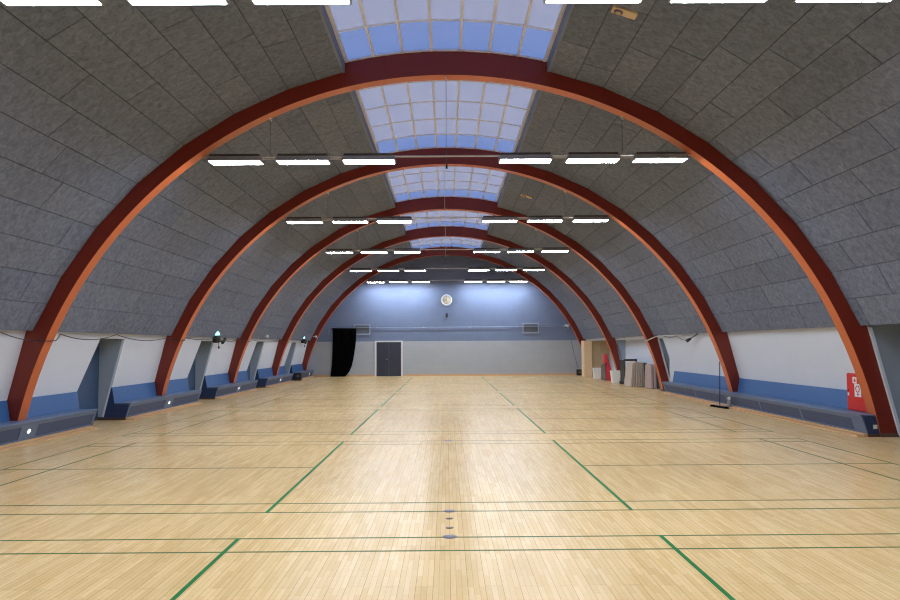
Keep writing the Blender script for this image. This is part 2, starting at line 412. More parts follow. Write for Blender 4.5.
for side, recs, s in (('L', REC_L, -1), ('R', REC_R, 1)):
    for k, (a, b) in enumerate(recs):
        dn += 1
        root = bpy.data.objects.new('door_%d' % dn, None); C.objects.link(root); root.location = (s*REV_X, (a+b)/2, 0)
        struct(root); root['category'] = 'door'
        if (side, k) in DL: root['label'] = DL[(side, k)]
        m = MB(); m.box(s*REV_X, s*(REV_X+.05), a+.001, b-.001, .001, rev_z(s, k)-.001)
        m.build('door_leaf', M['reveal'] if (side, k) == ('R', 1) else M['navy_door'], root, .004)
        if b-a > 1:
            h = MB(); yy = a+.22
            h.tube([(s*REV_X, yy, 1.03), (s*(REV_X-.05), yy, 1.03), (s*(REV_X-.05), yy+.12, 1.03)], .011)
            h.disc((s*(REV_X-.004), yy, 1.03), (1, 0, 0), .03, .008)
            h.build('door_handle', M['silver'], root)
        tn += 1
        t = MB()
        for yy in ((a-.045, a+.0) if (side, k) == ('R', 0) else ()), ((b-.008, b+.045) if (side, k) != ('R', 0) and (side, k) != ('R', 1) else (b-.045, b)):
            if yy:
                y0, y1 = yy; e = .012; rz = min(rev_z(s, k), 2.12)
                t.hexa([(s*(wall_x(.02)-e), y0, .02), (s*(wall_x(.02)+.05), y0, .02), (s*(wall_x(.02)+.05), y1, .02), (s*(wall_x(.02)-e), y1, .02),
                        (s*(wall_x(rz)-e), y0, rz), (s*(wall_x(rz)+.05), y0, rz), (s*(wall_x(rz)+.05), y1, rz), (s*(wall_x(rz)-e), y1, rz)])
        o = struct(t.build('trim_%d' % tn, M['edge'])); o['category'] = 'trim'
        tn += 1
        t = MB(); t.box(s*(wall_x(.1)+.0), s*REV_X, b-.02, b-.0005, .0, .075)
        o = struct(t.build('trim_%d' % tn, M['brown_skirt'])); o['category'] = 'trim'

# ------------------------------------------------------------------ end walls
def end_poly(z0, z1, r=9.1):
    n = 40; pts = []
    for k in range(n+1):
        z = z0+(z1-z0)*k/n; x = 9.35 if z < 2.3 else math.sqrt(max(r*r-(z-ZC)**2, 0)); pts.append((x, z))
    return pts+[(-x, z) for x, z in reversed(pts)]
m = MB(); m.prism_y(end_poly(2.096, r_top := 9.1+ZC-.001), YB, YB+.2, 0); m.prism_y([(9.35, -.05), (9.35, 2.096), (-9.35, 2.096), (-9.35, -.05)], YB-.012, YB+.2, 1)
o = struct(m.build('wall_back', [M['upper'], M['lower']])); o['label'] = 'far end wall, blue grey above and pale grey below'; o['category'] = 'wall'
m = MB(); m.prism_y(end_poly(-.05, r_top), YF-.2, YF, 0)
o = struct(m.build('wall_front', M['lower'])); o['category'] = 'wall'
m = MB(); m.box(-8.6, -4.36, YB-.04, YB-.012, 0, .10); m.box(-2.66, 8.6, YB-.04, YB-.012, 0, .10)
o = struct(m.build('baseboard_back', M['wood_skirt'])); o['label'] = 'pine baseboard along the far end wall'; o['category'] = 'baseboard'
# end wall door
dn += 1
root = bpy.data.objects.new('door_%d' % dn, None); C.objects.link(root); root.location = (-3.51, YB-.02, 0); struct(root)
root['label'] = 'charcoal double door with white frame in the far end wall'; root['category'] = 'door'
m = MB(); m.box(-4.25, -3.512, YB-.045, YB-.013, .01, 2.05); m.box(-3.506, -2.77, YB-.045, YB-.013, .01, 2.05); m.build('door_leaf', M['end_door'], root, .003)
m = MB(); m.box(-4.35, -4.25, YB-.06, YB-.013, 0, 2.13); m.box(-2.77, -2.67, YB-.06, YB-.013, 0, 2.13); m.box(-4.25, -2.77, YB-.06, YB-.013, 2.05, 2.13); m.build('door_frame', M['white'], root, .004)
m = MB(); m.tube([(-3.58, YB-.045, 1.03), (-3.58, YB-.10, 1.03), (-3.70, YB-.10, 1.03)], .012); m.build('door_handle', M['silver'], root)

# ------------------------------------------------------------------ arches
ORD = ['nearest and largest red brown laminated arch spanning the whole hall', 'second red brown laminated arch from the viewpoint, behind the nearest', 'third red brown laminated arch, middle one of the five',
       'fourth red brown laminated arch, next before the smallest', 'fifth and smallest red brown laminated arch by the end wall']
def outer_x(z):
    T = [(0, 8.66), (.45, 8.655), (.78, 8.56), (1.27, 8.415), (2.1, 8.13), (2.6, 7.99)]
    for (za, xa), (zb, xb) in zip(T, T[1:]):
        if z <= zb: return xa+(xb-xa)*(z-za)/(zb-za)
    return T[-1][1]
def arch(y, label):
    root = thing('timber_arch', label, 'arch', (0, y+ARCH_T/2, 0), 'laminated roof arches')
    a0 = math.degrees(math.asin(-ZC/R_IN)); prof_i = []; prof_o = []
    N = 120; zs = [0, .08, .25, .45, .6, .78, 1.0, 1.27, 1.7, 2.1]
    angs = [math.degrees(math.asin((z-ZC)/R_IN)) for z in zs]
    a_s = angs[-1]+.6
    angs += [a_s+(180-2*a_s)*k/N for k in range(N+1)]
    angs += [180-a for a in reversed(angs[:len(zs)])]
    for a in angs:
        x, z = R_IN*math.cos(math.radians(a)), R_IN*math.sin(math.radians(a))+ZC; sx = 1 if x > 0 else -1
        prof_i.append((x+sx*max(0, .03*(1-z/2.1)), z))
        if z <= 2.11: prof_o.append((sx*(outer_x(z)+.045), z))
        else: prof_o.append((R_OUT*math.cos(math.radians(a)), R_OUT*math.sin(math.radians(a))+ZC))
    n = len(angs); vs = []
    for (xi, zi), (xo, zo) in zip(prof_i, prof_o):
        vs += [(xi, y, zi), (xi, y+ARCH_T, zi), (xo, y+ARCH_T, zo), (xo, y, zo)]
    fs = []
    for k in range(n-1):
        o = 4*k
        for j in range(4): fs.append((o+j, o+(j+1) % 4, o+4+(j+1) % 4, o+4+j))
    fs += [(3, 2, 1, 0), (4*n-4, 4*n-3, 4*n-2, 4*n-1)]
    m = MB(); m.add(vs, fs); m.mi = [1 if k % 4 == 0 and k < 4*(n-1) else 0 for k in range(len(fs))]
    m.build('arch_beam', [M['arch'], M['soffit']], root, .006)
    for s in (-1, 1):
        t = MB(); xi = math.sqrt(R_IN**2-ZC**2)
        t.prism_y([(s*(xi+.024), 0), (s*8.712, 0), (s*8.712, .075), (s*(xi+.01), .075)], y-.006, y+ARCH_T+.006); t.build('foot_plate', M['shoe'], root)
    for s, x in ((0, 0), (-1, -3.523), (1, 3.523)):
        h = MB(); z = arcp(x, R_IN); yy = y+(.12 if s == 0 else .25)
        h.disc((x, yy, z-.008), (0, 0, 1), .028, .016, 12); h.tube([(x, yy, z-.01), (x, yy, z-.05), (x+.02, yy, z-.065), (x+.03, yy, z-.05)], .008); h.build('eye_hook', M['white'], root)
    return root
for y, l in zip(ARCH_Y, ORD): arch(y, l)

# ------------------------------------------------------------------ lamps
FX = [-4.205, -2.86, -1.545, 1.575, 2.92, 4.27]
ZL = 5.49
PLACE = ['outermost left', 'second from left', 'third from left', 'fourth from left', 'second from right', 'outermost right']
ROWN = ['in the row cut by the top of the photo', 'under the nearest arch', 'under the second arch', 'under the third arch',
        'under the fourth arch', 'in the row closest to the end wall']
def lamp(x, y, label):
    r = thing('ceiling_light', label, 'ceiling light', (x, y, ZL), 'fluorescent ceiling lights on rails')
    L, W = .515, .165
    m = MB(); z = ZL
    m.hexa([(x-L, y-W, z), (x+L, y-W, z), (x+L, y+W, z), (x-L, y+W, z), (x-L, y-W+.03, z+.10), (x+L, y-W+.03, z+.10), (x+L, y+W-.03, z+.10), (x-L, y+W-.03, z+.10)])
    m.build('housing', M['housing'], r, .006)
    m = MB(); m.box(x-L+.02, x+L-.02, y-.145, y-.03, z+.10, z+.14); m.build('ballast_channel', M['ballast'], r, .006)
    m = MB(); m.box(x-L+.015, x+L-.015, y-W+.015, y+W-.015, z-.006, z-.0005); m.build('diffuser', M['diffuser'], r)
    for s in (-1, 1):
        m = MB(); m.box(x+s*(L+.001), x+s*(L+.012), y-W, y+W, z-.006, z+.075); m.build('end_cap', M['housing'], r)
    return r
proto = None; ZL0 = ZL
for ri, y in enumerate([7.21+.27]+[a+.27 for a in ARCH_Y]):
    if ri == 0: y = 7.66
    if ri == 5: y = 44.05; ZL = ZL0+.09
    for xi, x in enumerate(FX):
        lab = '%s white ceiling light %s' % (PLACE[xi], ROWN[ri])
        if proto is None: proto = lamp(x, y, lab)
        else: dup(proto, (x, y, ZL), lab)
    rl = thing('light_rail', 'thin pale rail carrying the lights ' + ROWN[ri], 'rail', (0, y, ZL+.11), 'rails carrying the ceiling lights')
    m = MB(); m.tube([(-4.86, y, ZL+.108), (4.89, y, ZL+.108)], .019, 10); m.build('rod', M['rail'], rl)
    for x in (-3.523, 3.523):
        h = MB(); yy = y-.02 if ri == 0 else y-.02; top = arcp(x, R_PAN if ri == 0 else R_IN)-(.0 if ri == 0 else .065)
        h.tube([(x, yy, ZL+.12), (x, yy, top)], .004, 6); h.build('hanger_wire', M['cable'], rl)
    for x0, x1 in ((FX[0]+.53, FX[1]-.53), (FX[1]+.53, FX[2]-.53), (FX[3]+.53, FX[4]-.53), (FX[4]+.53, FX[5]-.53)):
        h = MB(); h.box(x0, x1, y-.035, y-.02, ZL+.045, ZL+.075); h.build('link_bracket', M['rail'], rl)

# the hall's next row of lamps, above and behind the viewpoint
for x in FX:
    ld = bpy.data.lights.new('row_lamp', 'AREA'); ld.shape = 'RECTANGLE'; ld.size = 1.1; ld.size_y = .33; ld.energy = 65*PI*1.02*.33; ld.color = (.88, .98, 1.12)
    lo = bpy.data.objects.new('row_lamp', ld); C.objects.link(lo); lo.location = (x, .24, ZL)

# ridge wires from arch to arch
for k, (y0, y1, x, label) in enumerate([(14.6, 21.8, -.0, 'thin wire strung along the ridge from the nearest to the second arch'),
                                        (21.9, 45.2, -.06, 'thin wire strung along the ridge beyond the second arch')]):
    m = MB(); z = arcp(0, R_IN)-.05
    n = 12; m.tube([(x, y0+(y1-y0)*i/n, z-.03*math.sin(PI*i/n)) for i in range(n+1)], .006 if k == 0 else .008, 6)
    tag(m.build('ridge_wire', M['cable'] if k == 0 else M['rail']), label, 'wire')
m = MB(); m.tube([(.01, 21.6, arcp(0, R_IN)-.03), (.01, 21.6, arcp(0, R_IN)-.16)], [.02, .035], 10); m.tube([(.01, 21.6, arcp(0, R_IN)), (.01, 21.6, arcp(0, R_IN)-.04)], .008)
tag(m.build('wire_clamp', M['black']), 'small dark clamp hanging at the top of the second arch', 'clamp')

# ------------------------------------------------------------------ benches
AX, AZ, BX, BZ = 8.105, .055, 7.995, .395     # lower and upper edge of the slanted front
def fp(s, u, v, d):
    t = Vector((BX-AX, 0, BZ-AZ)); nn = Vector((-t.z, 0, t.x)).normalized()
    p = Vector((AX, 0, AZ))+t*v+nn*d
    return (s*p.x, u, p.z)
def fslab(m, s, u0, u1, v0, v1, d0, d1):
    m.hexa([fp(s, u0, v0, d0), fp(s, u1, v0, d0), fp(s, u1, v0, d1), fp(s, u0, v0, d1), fp(s, u0, v1, d0), fp(s, u1, v1, d0), fp(s, u1, v1, d1), fp(s, u0, v1, d1)])
def bench(s, y0, y1, posts, splits, label, sockets=(), end_socket=False):
    r = thing('wall_bench', label, 'bench', (s*8.1, (y0+y1)/2, 0), 'built in benches along the side walls')
    m = MB(); m.box(s*7.975, s*8.42, y0, y1, .395, .425); m.build('seat', M['bench_grey'], r, .004)
    st = [y0]
    ys = y0
    for a, b in splits+[(y1, y1)]:
        m = MB()
        if a-ys > .1:
            m.prism_y([(s*8.392, .426), (s*8.422, .426), (s*8.487, .815), (s*8.457, .82)], ys+.001, a-.001); m.build('backrest', M['bench_blue'], r, .004)
        ys = b
    f = MB(); g_open = []
    fslab(f, s, y0, y1, 0, .10, -.03, 0); fslab(f, s, y0, y1, .80, 1.0, -.03, 0)
    prev = None
    for a, b in posts:
        fslab(f, s, a, b, .10, .80, -.03, 0)
        if prev is not None: g_open.append((prev, a))
        prev = b
    f.build('front_frame', M['bench_grey'], r)
    for a, b in g_open:
        m = MB(); fslab(m, s, a+.001, b-.001, .10, .80, -.028, -.012); m.build('grille', M['grille'], r)
    prof = [(AX+.012, .0), (AX+.0, AZ), (BX+.025, .39), (8.391, .39), (8.391, .43), (8.458, .81), (8.475, .81), (8.655, .03), (8.66, 0)]
    for a, b in ((y0-.022, y0-.001), (y1+.001, y1+.022)):
        m = MB(); m.prism_y([(s*x, z) for x, z in prof], a, b); e = m.build('end_panel', M['bench_navy'], r)
        k = MB(); k.prism_y([(s*(AX-.0), 0), (s*8.64, 0), (s*8.64, .06), (s*(AX-.0), .06)], a-.004, b+.004); k.build('base_strip', M['brown_skirt'], e)
    k = MB(); k.box(s*7.90, s*8.12, y0+.0, y1-.12, 0, .03); k.box(s*8.03, s*8.115, y0+.0, y1-.12, .03, .06)
    k.build('skirting', M['wood_skirt'], r, .004)
    for u in sockets:
        m = MB(); c = Vector(fp(s, u, .5, .006)); a = Vector(fp(s, u, .5, 1))-Vector(fp(s, u, .5, 0)); m.disc(c, a, .045, .014, 20); m.build('spot_lamp', M['spot'], r)
    if end_socket:
        m = MB(); m.box(s*8.20, s*8.28, y0-.034, y0-.022, .155, .235); m.build('socket', M['white'], r, .004)
    return r
LB = [(11.69, 17.15), (18.93, 24.39), (26.17, 31.63), (33.41, 38.87), (40.65, 44.9)]
BL = ['blue bench along the left wall around the nearest arch, cut by the photo edge', 'blue bench along the left wall around the foot of the second arch', 'blue bench along the left wall around the foot of the third arch',
      'blue bench along the left wall around the foot of the fourth arch', 'short blue bench at the far left beside the end wall']
for i, (a, b) in enumerate(LB):
    y = ARCH_Y[i]; c = y+.02
    bench(-1, a, b, [(a, a+.07), (c-.29, c+.29), (b-.09, b)], [(y-.02, y+ARCH_T+.02)], BL[i], sockets=[c])
bench(1, 14.50, 27.85, [(14.50, 14.92), (17.04, 17.13), (19.27, 19.36), (21.6, 21.69), (24.32, 24.41), (25.34, 25.43), (27.72, 27.85)], [(14.77, 14.78), (21.67, 22.01)],
      'long blue bench along the right wall from the nearest arch past the second', end_socket=True)

# ------------------------------------------------------------------ fire hose cabinet
r = thing('fire_cabinet', 'red fire hose cabinet on the right bench behind the nearest arch', 'fire cabinet', (8.4, 15.15, .43))
m = MB(); m.box(8.345, 8.50, 14.77, 15.62, .427, 1.19); m.build('body', M['red'], r, .006)
m = MB(); m.box(8.325, 8.344, 14.79, 15.60, .445, 1.175); d = m.build('door', M['red'], r, .004)
m = MB(); m.box(8.318, 8.326, 15.52, 15.57, .73, .79); m.build('lock', M['white'], d, .003)
m = MB(); m.disc((8.322, 15.55, .84), (1, 0, 0), .02, .01, 12); m.build('keyhole', M['black'], d)
m = MB(); m.box(8.322, 8.3245, 15.22, 15.37, .99, 1.12); m.build('flame_sticker', M['white'], d)
q = MB(); q.add([(8.3212, 15.320, 1.015), (8.3212, 15.265, 1.015), (8.3212, 15.250, 1.05), (8.3212, 15.285, 1.10), (8.3212, 15.300, 1.06), (8.3212, 15.335, 1.075)], [(0, 1, 2, 3, 4, 5)]); q.build('flame_mark', M['red'], d)
m = MB(); m.box(8.322, 8.3245, 15.07, 15.31, .72, .985); m.build('hose_sticker', M['white'], d)
q = MB()
q.tube([(8.3215, 15.19+.065*math.cos(t*PI/9), .88+.065*math.sin(t*PI/9)) for t in range(19)], .010, 6)
q.box(8.3205, 8.3215, 15.16, 15.22, .75, .79); q.build('hose_mark', M['red'], d)

# ------------------------------------------------------------------ broom and bottle by the second arch, right
r = thing('dust_mop', 'wide black dust mop standing upright by the right bench', 'mop', (7.75, 21.35, 0))
m = MB(); n = 26
vs = []
for k in range(n+1):
    t = k/n; w = .055+.012*math.sin(k*1.9); vs.append((t, w))
for k in range(n):
    (t0, w0), (t1, w1) = vs[k], vs[k+1]
    def P(t, o, z): return (7.67+.15*t+o, 21.78-.84*t, z)
    m.hexa([P(t0, -w0, 0), P(t1, -w1, 0), P(t1, w1, 0), P(t0, w0, 0), P(t0, -w0*.6, .055), P(t1, -w1*.6, .055), P(t1, w1*.6, .055), P(t0, w0*.6, .055)])
m.build('mop_head', M['cloth_black'], r)
m = MB(); m.hexa([(7.67, 21.66, .056), (7.78, 21.06, .056), (7.84, 21.06, .056), (7.73, 21.66, .056), (7.67, 21.66, .075), (7.78, 21.06, .075), (7.84, 21.06, .075), (7.73, 21.66, .075)]); m.build('clamp_plate', M['housing'], r)
m = MB(); m.tube([(7.755, 21.36, .07), (7.77, 21.36, .7), (7.79, 21.37, 1.31)], .014, 10); m.build('pole', mat('blue_black_handle', (36, 44, 70), .4), r)
r = thing('spray_bottle', 'small white spray bottle by the bench, right of the dust mop', 'bottle', (7.965, 21.2, .03))
m = MB(); m.lathe([(.048, 0), (.052, .02), (.05, .15), (.025, .19), (.022, .2)], (7.965, 21.2, .03), 16); m.build('bottle_body', M['housing'], r)
m = MB(); m.lathe([(.03, .2), (.045, .215), (.045, .27), (.03, .285)], (7.965, 21.2, .03), 14); m.build('spray_head', M['white'], r)

# ------------------------------------------------------------------ right hand storage
def mat_slab(name, x, y0, y1, h, lean, t, m_, label, cat, group):
    """padded canvas sheet stood on edge: x = left edge at the floor"""
    b = MB(); n = 5
    r = thing(name, label, cat, (x+t/2, (y0+y1)/2, 0), group)
    b.hexa([(x, y0, .004), (x+t, y0, .004), (x+t, y1, .004), (x, y1, .004), (x+lean, y0+.12, h), (x+t*.92+lean, y0+.12, h), (x+t*.92+lean, y1-.05, h), (x+lean, y1-.05, h)])
    b.build('pad', m_, r, .03)
    for k in (.3, .68):
        q = MB(); dx = lean*k; w = .008
        q.hexa([(x+dx-w, y0+.12*k-w, h*k), (x+t+dx+w, y0+.12*k-w, h*k), (x+t+dx+w, y1, h*k), (x+dx-w, y1, h*k), (x+dx-w, y0+.12*k-w, h*k+.02), (x+t+dx+w, y0+.12*k-w, h*k+.02), (x+t+dx+w, y1, h*k+.02), (x+dx-w, y1, h*k+.02)])
        q.build('strap', m_, r)
    return r
g = 'canvas mats stood on edge by the third arch'
mats = [(7.765, .085, 1.02, 'beige', 'leftmost beige canvas mat of the stack behind the third arch'), (7.875, .085, 1.06, 'beige', 'second beige canvas mat from the left in the stack by the third arch'),
        (7.985, .085, 1.08, 'beige', 'third beige mat in the stack, just left of the palest one'), (8.095, .085, 1.07, 'beige_light', 'palest canvas mat, in the middle of the beige stack'),
        (8.205, .085, 1.06, 'beige', 'beige canvas mat just right of the palest mat in the stack'), (8.315, .085, 1.05, 'beige', 'rightmost beige canvas mat, left of the pinkish mat')]
for k, (x, t, h, mm, lab) in enumerate(mats):
    mat_slab('canvas_mat', x, 31.75+.03*(k % 2), 33.0, h, .13-.022*k, t, M[mm], lab, 'mat', g)
mat_slab('canvas_mat', 8.24, 30.3, 31.3, .98, .03, .10, M['pinkish'], 'left of two pinkish canvas mats standing close by the third arch', 'mat', g)
mat_slab('canvas_mat', 8.36, 30.25, 31.3, 1.0, .02, .10, M['pinkish'], 'right one of two pinkish canvas mats, touching the third arch', 'mat', g)
mat_slab('canvas_mat', 8.40, 31.4, 32.4, 1.04, -.03, .05, M['cloth_navy'], 'thin dark mat between the beige stack and the two pinkish mats', 'mat', g)
r = thing('equipment_trolley', 'black trolley frame standing behind the beige mats', 'trolley', (8.1, 34.0, 0))
m = MB(); m.box(7.93, 8.5, 33.5, 34.3, .12, .17); m.build('base_shelf', M['black'], r, .005)
m = MB()
m.box(7.93, 7.96, 33.5, 34.3, .17, 1.12); m.build('side_panel', M['black'], r, .005)
m = MB(); m.box(7.93, 8.5, 33.46, 33.52, 1.08, 1.16); m.build('top_rail', M['black'], r, .005)
for x, y in ((7.97, 33.55), (7.97, 34.25), (8.47, 33.55), (8.47, 34.25)):
    m = MB(); m.disc((x, y, .055), (1, 0, 0), .055, .03, 16); m.box(x-.02, x+.02, y-.02, y+.02, .055, .12); m.build('wheel', M['black'], r)
m = MB(); m.box(8.43, 8.5, 33.46, 33.52, .17, 1.08); m.build('post', M['black'], r, .005)

def bin_(x, y, w, h, label):
    r = thing('waste_bin', label, 'bin', (x, y, 0), 'white waste bins')
    m = MB(); a, b = w*.40, w*.5
    m.hexa([(x-a, y-a, 0), (x+a, y-a, 0), (x+a, y+a, 0), (x-a, y+a, 0), (x-b, y-b, h-.03), (x+b, y-b, h-.03), (x+b, y+b, h-.03), (x-b, y+b, h-.03)]); m.build('body', M['bin'], r, .02)
    m = MB(); m.box(x-b-.015, x+b+.015, y-b-.015, y-b+.01, h-.05, h); m.box(x-b-.015, x+b+.015, y+b-.01, y+b+.015, h-.05, h); m.box(x-b-.015, x-b+.01, y-b, y+b, h-.05, h); m.box(x+b-.01, x+b+.015, y-b, y+b, h-.05, h)
    m.build('rim', M['bin'], r, .006)
bin_(7.98, 35.5, .42, .58, 'white waste bin standing in front of the fourth arch foot')
bin_(7.97, 39.8, .42, .58, 'white waste bin standing before the oak cupboard')
r = thing('holdall_bag', 'small black bag on the floor right of the nearer white bin', 'bag', (8.1, 34.75, 0))
m = MB(); m.lathe([(.10, 0), (.12, .03), (.11, .10), (.08, .14)], (8.1, 34.75, 0), 18); m.build('bag_body', M['black'], r)
m = MB(); m.lathe([(.06, .14), (.07, .2), (.04, .25), (.02, .27)], (8.08, 34.72, 0), 14); m.build('bag_top', M['housing'], r)
# red folded mat
r = thing('gym_mat', 'red folded gym mat leaning by the fourth arch between the bins', 'mat', (8.2, 37.9, 0))
m = MB(); m.hexa([(8.05, 37.8, 0), (8.42, 37.6, 0), (8.42, 38.6, 0), (8.05, 38.6, 0), (8.02, 37.95, 1.34), (8.10, 37.85, 1.34), (8.10, 38.5, 1.34), (8.02, 38.5, 1.34)]); m.build('pad', M['red_mat'], r, .02)
m = MB(); m.hexa([(7.93, 37.85, 0), (8.045, 37.8, 0), (8.045, 38.6, 0), (7.93, 38.6, 0), (7.93, 38.0, .82), (8.015, 37.95, .82), (8.015, 38.5, .82), (7.93, 38.5, .82)]); m.build('side_pad', M['brown_vinyl'], r, .015)
m = MB(); m.box(8.0, 8.09, 37.84, 37.875, .80, .88); m.build('strap_buckle', M['black'], r)
# cupboards
r = thing('cupboard', 'tall light oak cupboard by the right foot of the fifth arch', 'cupboard', (8.0, 42.6, 0), 'cupboards in the right niche')
m = MB(); m.box(7.765, 8.215, 42.35, 43.2, .0, 2.05); m.build('carcass', M['oak'], r, .005)
m = MB(); m.box(7.775, 8.205, 42.33, 42.349, .07, 2.04); d = m.build('door', M['oak'], r, .004)
m = MB(); m.tube([(8.16, 42.32, .95), (8.16, 42.30, .97), (8.16, 42.30, 1.10), (8.16, 42.32, 1.12)], .008); m.build('handle', M['silver'], d)
r = thing('cupboard', 'tall tan cupboard with two doors right of the light oak one', 'cupboard', (8.7, 42.6, 0), 'cupboards in the right niche')
m = MB(); m.box(8.23, 9.22, 42.55, 43.25, .0, 2.03); m.build('carcass', M['olive'], r, .005)
for a, b in ((8.24, 8.725), (8.73, 9.21)):
    m = MB(); m.box(a, b, 42.53, 42.549, .07, 2.02); d = m.build('door', M['olive'], r, .004)
    h = MB(); xx = b-.05 if a < 8.5 else a+.05; h.tube([(xx, 42.53, 1.0), (xx, 42.505, 1.01), (xx, 42.505, 1.12), (xx, 42.53, 1.13)], .007); h.build('handle', M['silver'], d)

# ------------------------------------------------------------------ loudspeakers on the floor
def speaker(x, y, w, h, d, label):
    r = thing('loudspeaker', label, 'loudspeaker', (x, y, 0))
    m = MB(); m.box(x-w/2, x+w/2, y-d/2, y+d/2, 0.012, h); m.build('cabinet', M['black'], r, .012)
    m = MB(); m.disc((x, y-d/2-.004, h*.55), (0, 1, 0), w*.30, .012, 20); m.build('cone', M['ballast'], r)
    m = MB(); m.disc((x, y-d/2-.012, h*.55), (0, 1, 0), w*.10, .01, 14); m.build('dust_cap', M['housing'], r)
    m = MB()
    for sx in (-1, 1):
        for sy in (-1, 1): m.disc((x+sx*w*.38, y+sy*d*.36, .006), (0, 0, 1), .02, .012, 10)
    m.build('rubber_feet', M['black'], r)
speaker(-8.02, 40.3, .36, .40, .3, 'black loudspeaker box on the floor at the far left bench')
speaker(7.85, 44.35, .34, .36, .3, 'black loudspeaker box at the right foot of the fifth arch')

# ------------------------------------------------------------------ end wall fittings
r = thing('wall_clock', 'round white rimmed clock high on the blue grey end wall', 'clock', (0, YB, 4.56))
m = MB(); m.tube([(-.02+.29*math.cos(t*PI/18), YB-.06, 4.56+.29*math.sin(t*PI/18)) for t in range(37)], .055, 10); m.build('rim', M['white'], r)
m = MB(); m.disc((-.02, YB-.03, 4.56), (0, 1, 0), .29, .05, 40); m.build('dial', M['dial'], r)
m = MB()
for h in range(12):
    a = h*PI/6; m.tube([(-.02+.20*math.sin(a), YB-.06, 4.56+.20*math.cos(a)), (-.02+.235*math.sin(a), YB-.06, 4.56+.235*math.cos(a))], .009, 6)
m.build('hour_marks', M['black'], r)
for nm, ang, ln, w in (('hour_hand', -95, .13, .014), ('minute_hand', -8, .20, .010)):
    a = math.radians(ang); m = MB(); m.tube([(-.02-.03*math.sin(a), YB-.068, 4.56-.03*math.cos(a)), (-.02+ln*math.sin(a), YB-.068, 4.56+ln*math.cos(a))], [w, w*.6], 6); m.build(nm, M['black'], r)
r = thing('wall_sensor', 'small dark box on the end wall below the clock', 'sensor', (-.02, YB, 3.6))
m = MB(); m.box(-.07, .05, YB-.09, YB-.001, 3.52, 3.76); m.build('case', M['black'], r, .02)
m = MB(); m.disc((-.01, YB-.095, 3.60), (0, 1, 0), .03, .02, 14); m.build('lens', M['ballast'], r)
def vent(x0, x1, z0, z1, label, pale):
    r = thing('wall_vent', label, 'vent', ((x0+x1)/2, YB, z0), 'air vents on the end wall'); f = .07; m = MB()
    m.box(x0, x1, YB-.05, YB-.001, z0, z0+f); m.box(x0, x1, YB-.05, YB-.001, z1-f, z1); m.box(x0, x0+f, YB-.05, YB-.001, z0+f, z1-f); m.box(x1-f, x1, YB-.05, YB-.001, z0+f, z1-f); m.build('frame', M['vent_frame'], r)
    m = MB(); n = 9
    for k in range(n):
        z = z0+f+(z1-z0-2*f)*(k+.5)/n; h = (z1-z0-2*f)/n
        m.hexa([(x0+f, YB-.04, z-h*.5), (x1-f, YB-.04, z-h*.5), (x1-f, YB-.005, z+h*.2), (x0+f, YB-.005, z+h*.2), (x0+f, YB-.04, z-h*.35), (x1-f, YB-.04, z-h*.35), (x1-f, YB-.005, z+h*.35), (x0+f, YB-.005, z+h*.35)])
    m.build('slats', M['vent'], r)
vent(-5.62, -4.62, 2.50, 3.14, 'framed air vent on the end wall half behind the black curtain', True)
vent(4.55, 5.55, 2.52, 3.16, 'framed grey air vent on the right of the end wall', False)
r = thing('wall_pipe', 'thin pale pipe running level across the end wall', 'pipe', (0, YB-.06, 2.93))
m = MB(); m.tube([(-7.1, YB-.07, 2.93), (7.35, YB-.07, 2.93)], .013, 10); m.build('pipe', M['pipe'], r)
m = MB(); m.tube([(-7.1, YB-.07, 2.93), (-7.1, YB-.07, 2.5)], .013, 10); m.build('drop_pipe', M['pipe'], r)
for x in (-6.8, -4.2, -1.4, 1.4, 4.2, 7.0):
    m = MB(); m.box(x-.03, x+.03, YB-.08, YB-.001, 2.90, 2.96); m.build('bracket', M['pipe'], r)
r = thing('vertical_duct', 'short blue grey duct on the end wall under the fifth arch top', 'duct', (.02, YB-.1, 6.75))
m = MB(); m.box(-.10, .15, YB-.20, YB-.001, 6.78, 7.5); m.build('duct', M['curb'], r, .01)
r = thing('camera', 'small white camera on the right of the end wall above the vent level', 'camera', (7.2, YB-.1, 2.95))
m = MB(); m.box(7.08, 7.32, YB-.30, YB-.16, 2.92, 3.04); m.build('camera_body', M['white'], r, .015)
m = MB(); m.tube([(7.25, YB-.22, 2.93), (7.30, YB-.1, 2.82), (7.30, YB-.001, 2.82)], .02); m.build('bracket', M['white'], r)
# black curtain
r = thing('stage_curtain', 'black curtain hanging by the left of the end wall with swept corner', 'curtain', (-6.2, YB-.15, 0))
prof = [(2.87, -6.85, -5.45), (2.4, -6.85, -5.45), (2.0, -6.86, -5.47), (1.5, -6.87, -5.54), (1.0, -6.89, -5.62), (.6, -6.92, -5.72), (.3, -6.95, -5.86), (.1, -6.98, -6.02), (.012, -7.0, -6.12)]
NC = 64
for sgn, nm in ((0, 'cloth'),):
    vs = []
    for off in (0, .02):
        for z, xa, xb in prof:
            for k in range(NC+1):
                t = k/NC; vs.append((xa+(xb-xa)*t, YB-.22+off+.055*math.sin(t*13*2*PI)+.02*math.sin(t*5*PI+z), z))
    W = NC+1; H = len(prof); fs = []
    for i in range(H-1):
        for k in range(NC):
            a = i*W+k; fs.append((a, a+1, a+W+1, a+W)); b = a+W*H; fs.append((b+W, b+W+1, b+1, b))
    for k in range(NC):
        a = k; b = k+W*H; fs.append((a, b, b+1, a+1)); a = (H-1)*W+k; b = a+W*H; fs.append((a, a+1, b+1, b))
    for i in range(H-1):
        a = i*W; b = a+W*H; fs.append((a, a+W, b+W, b)); a = i*W+NC; b = a+W*H; fs.append((a, b, b+W, a+W))
    m = MB(); m.add(vs, fs, smooth=True); m.build('cloth', M['cloth_black'], r)
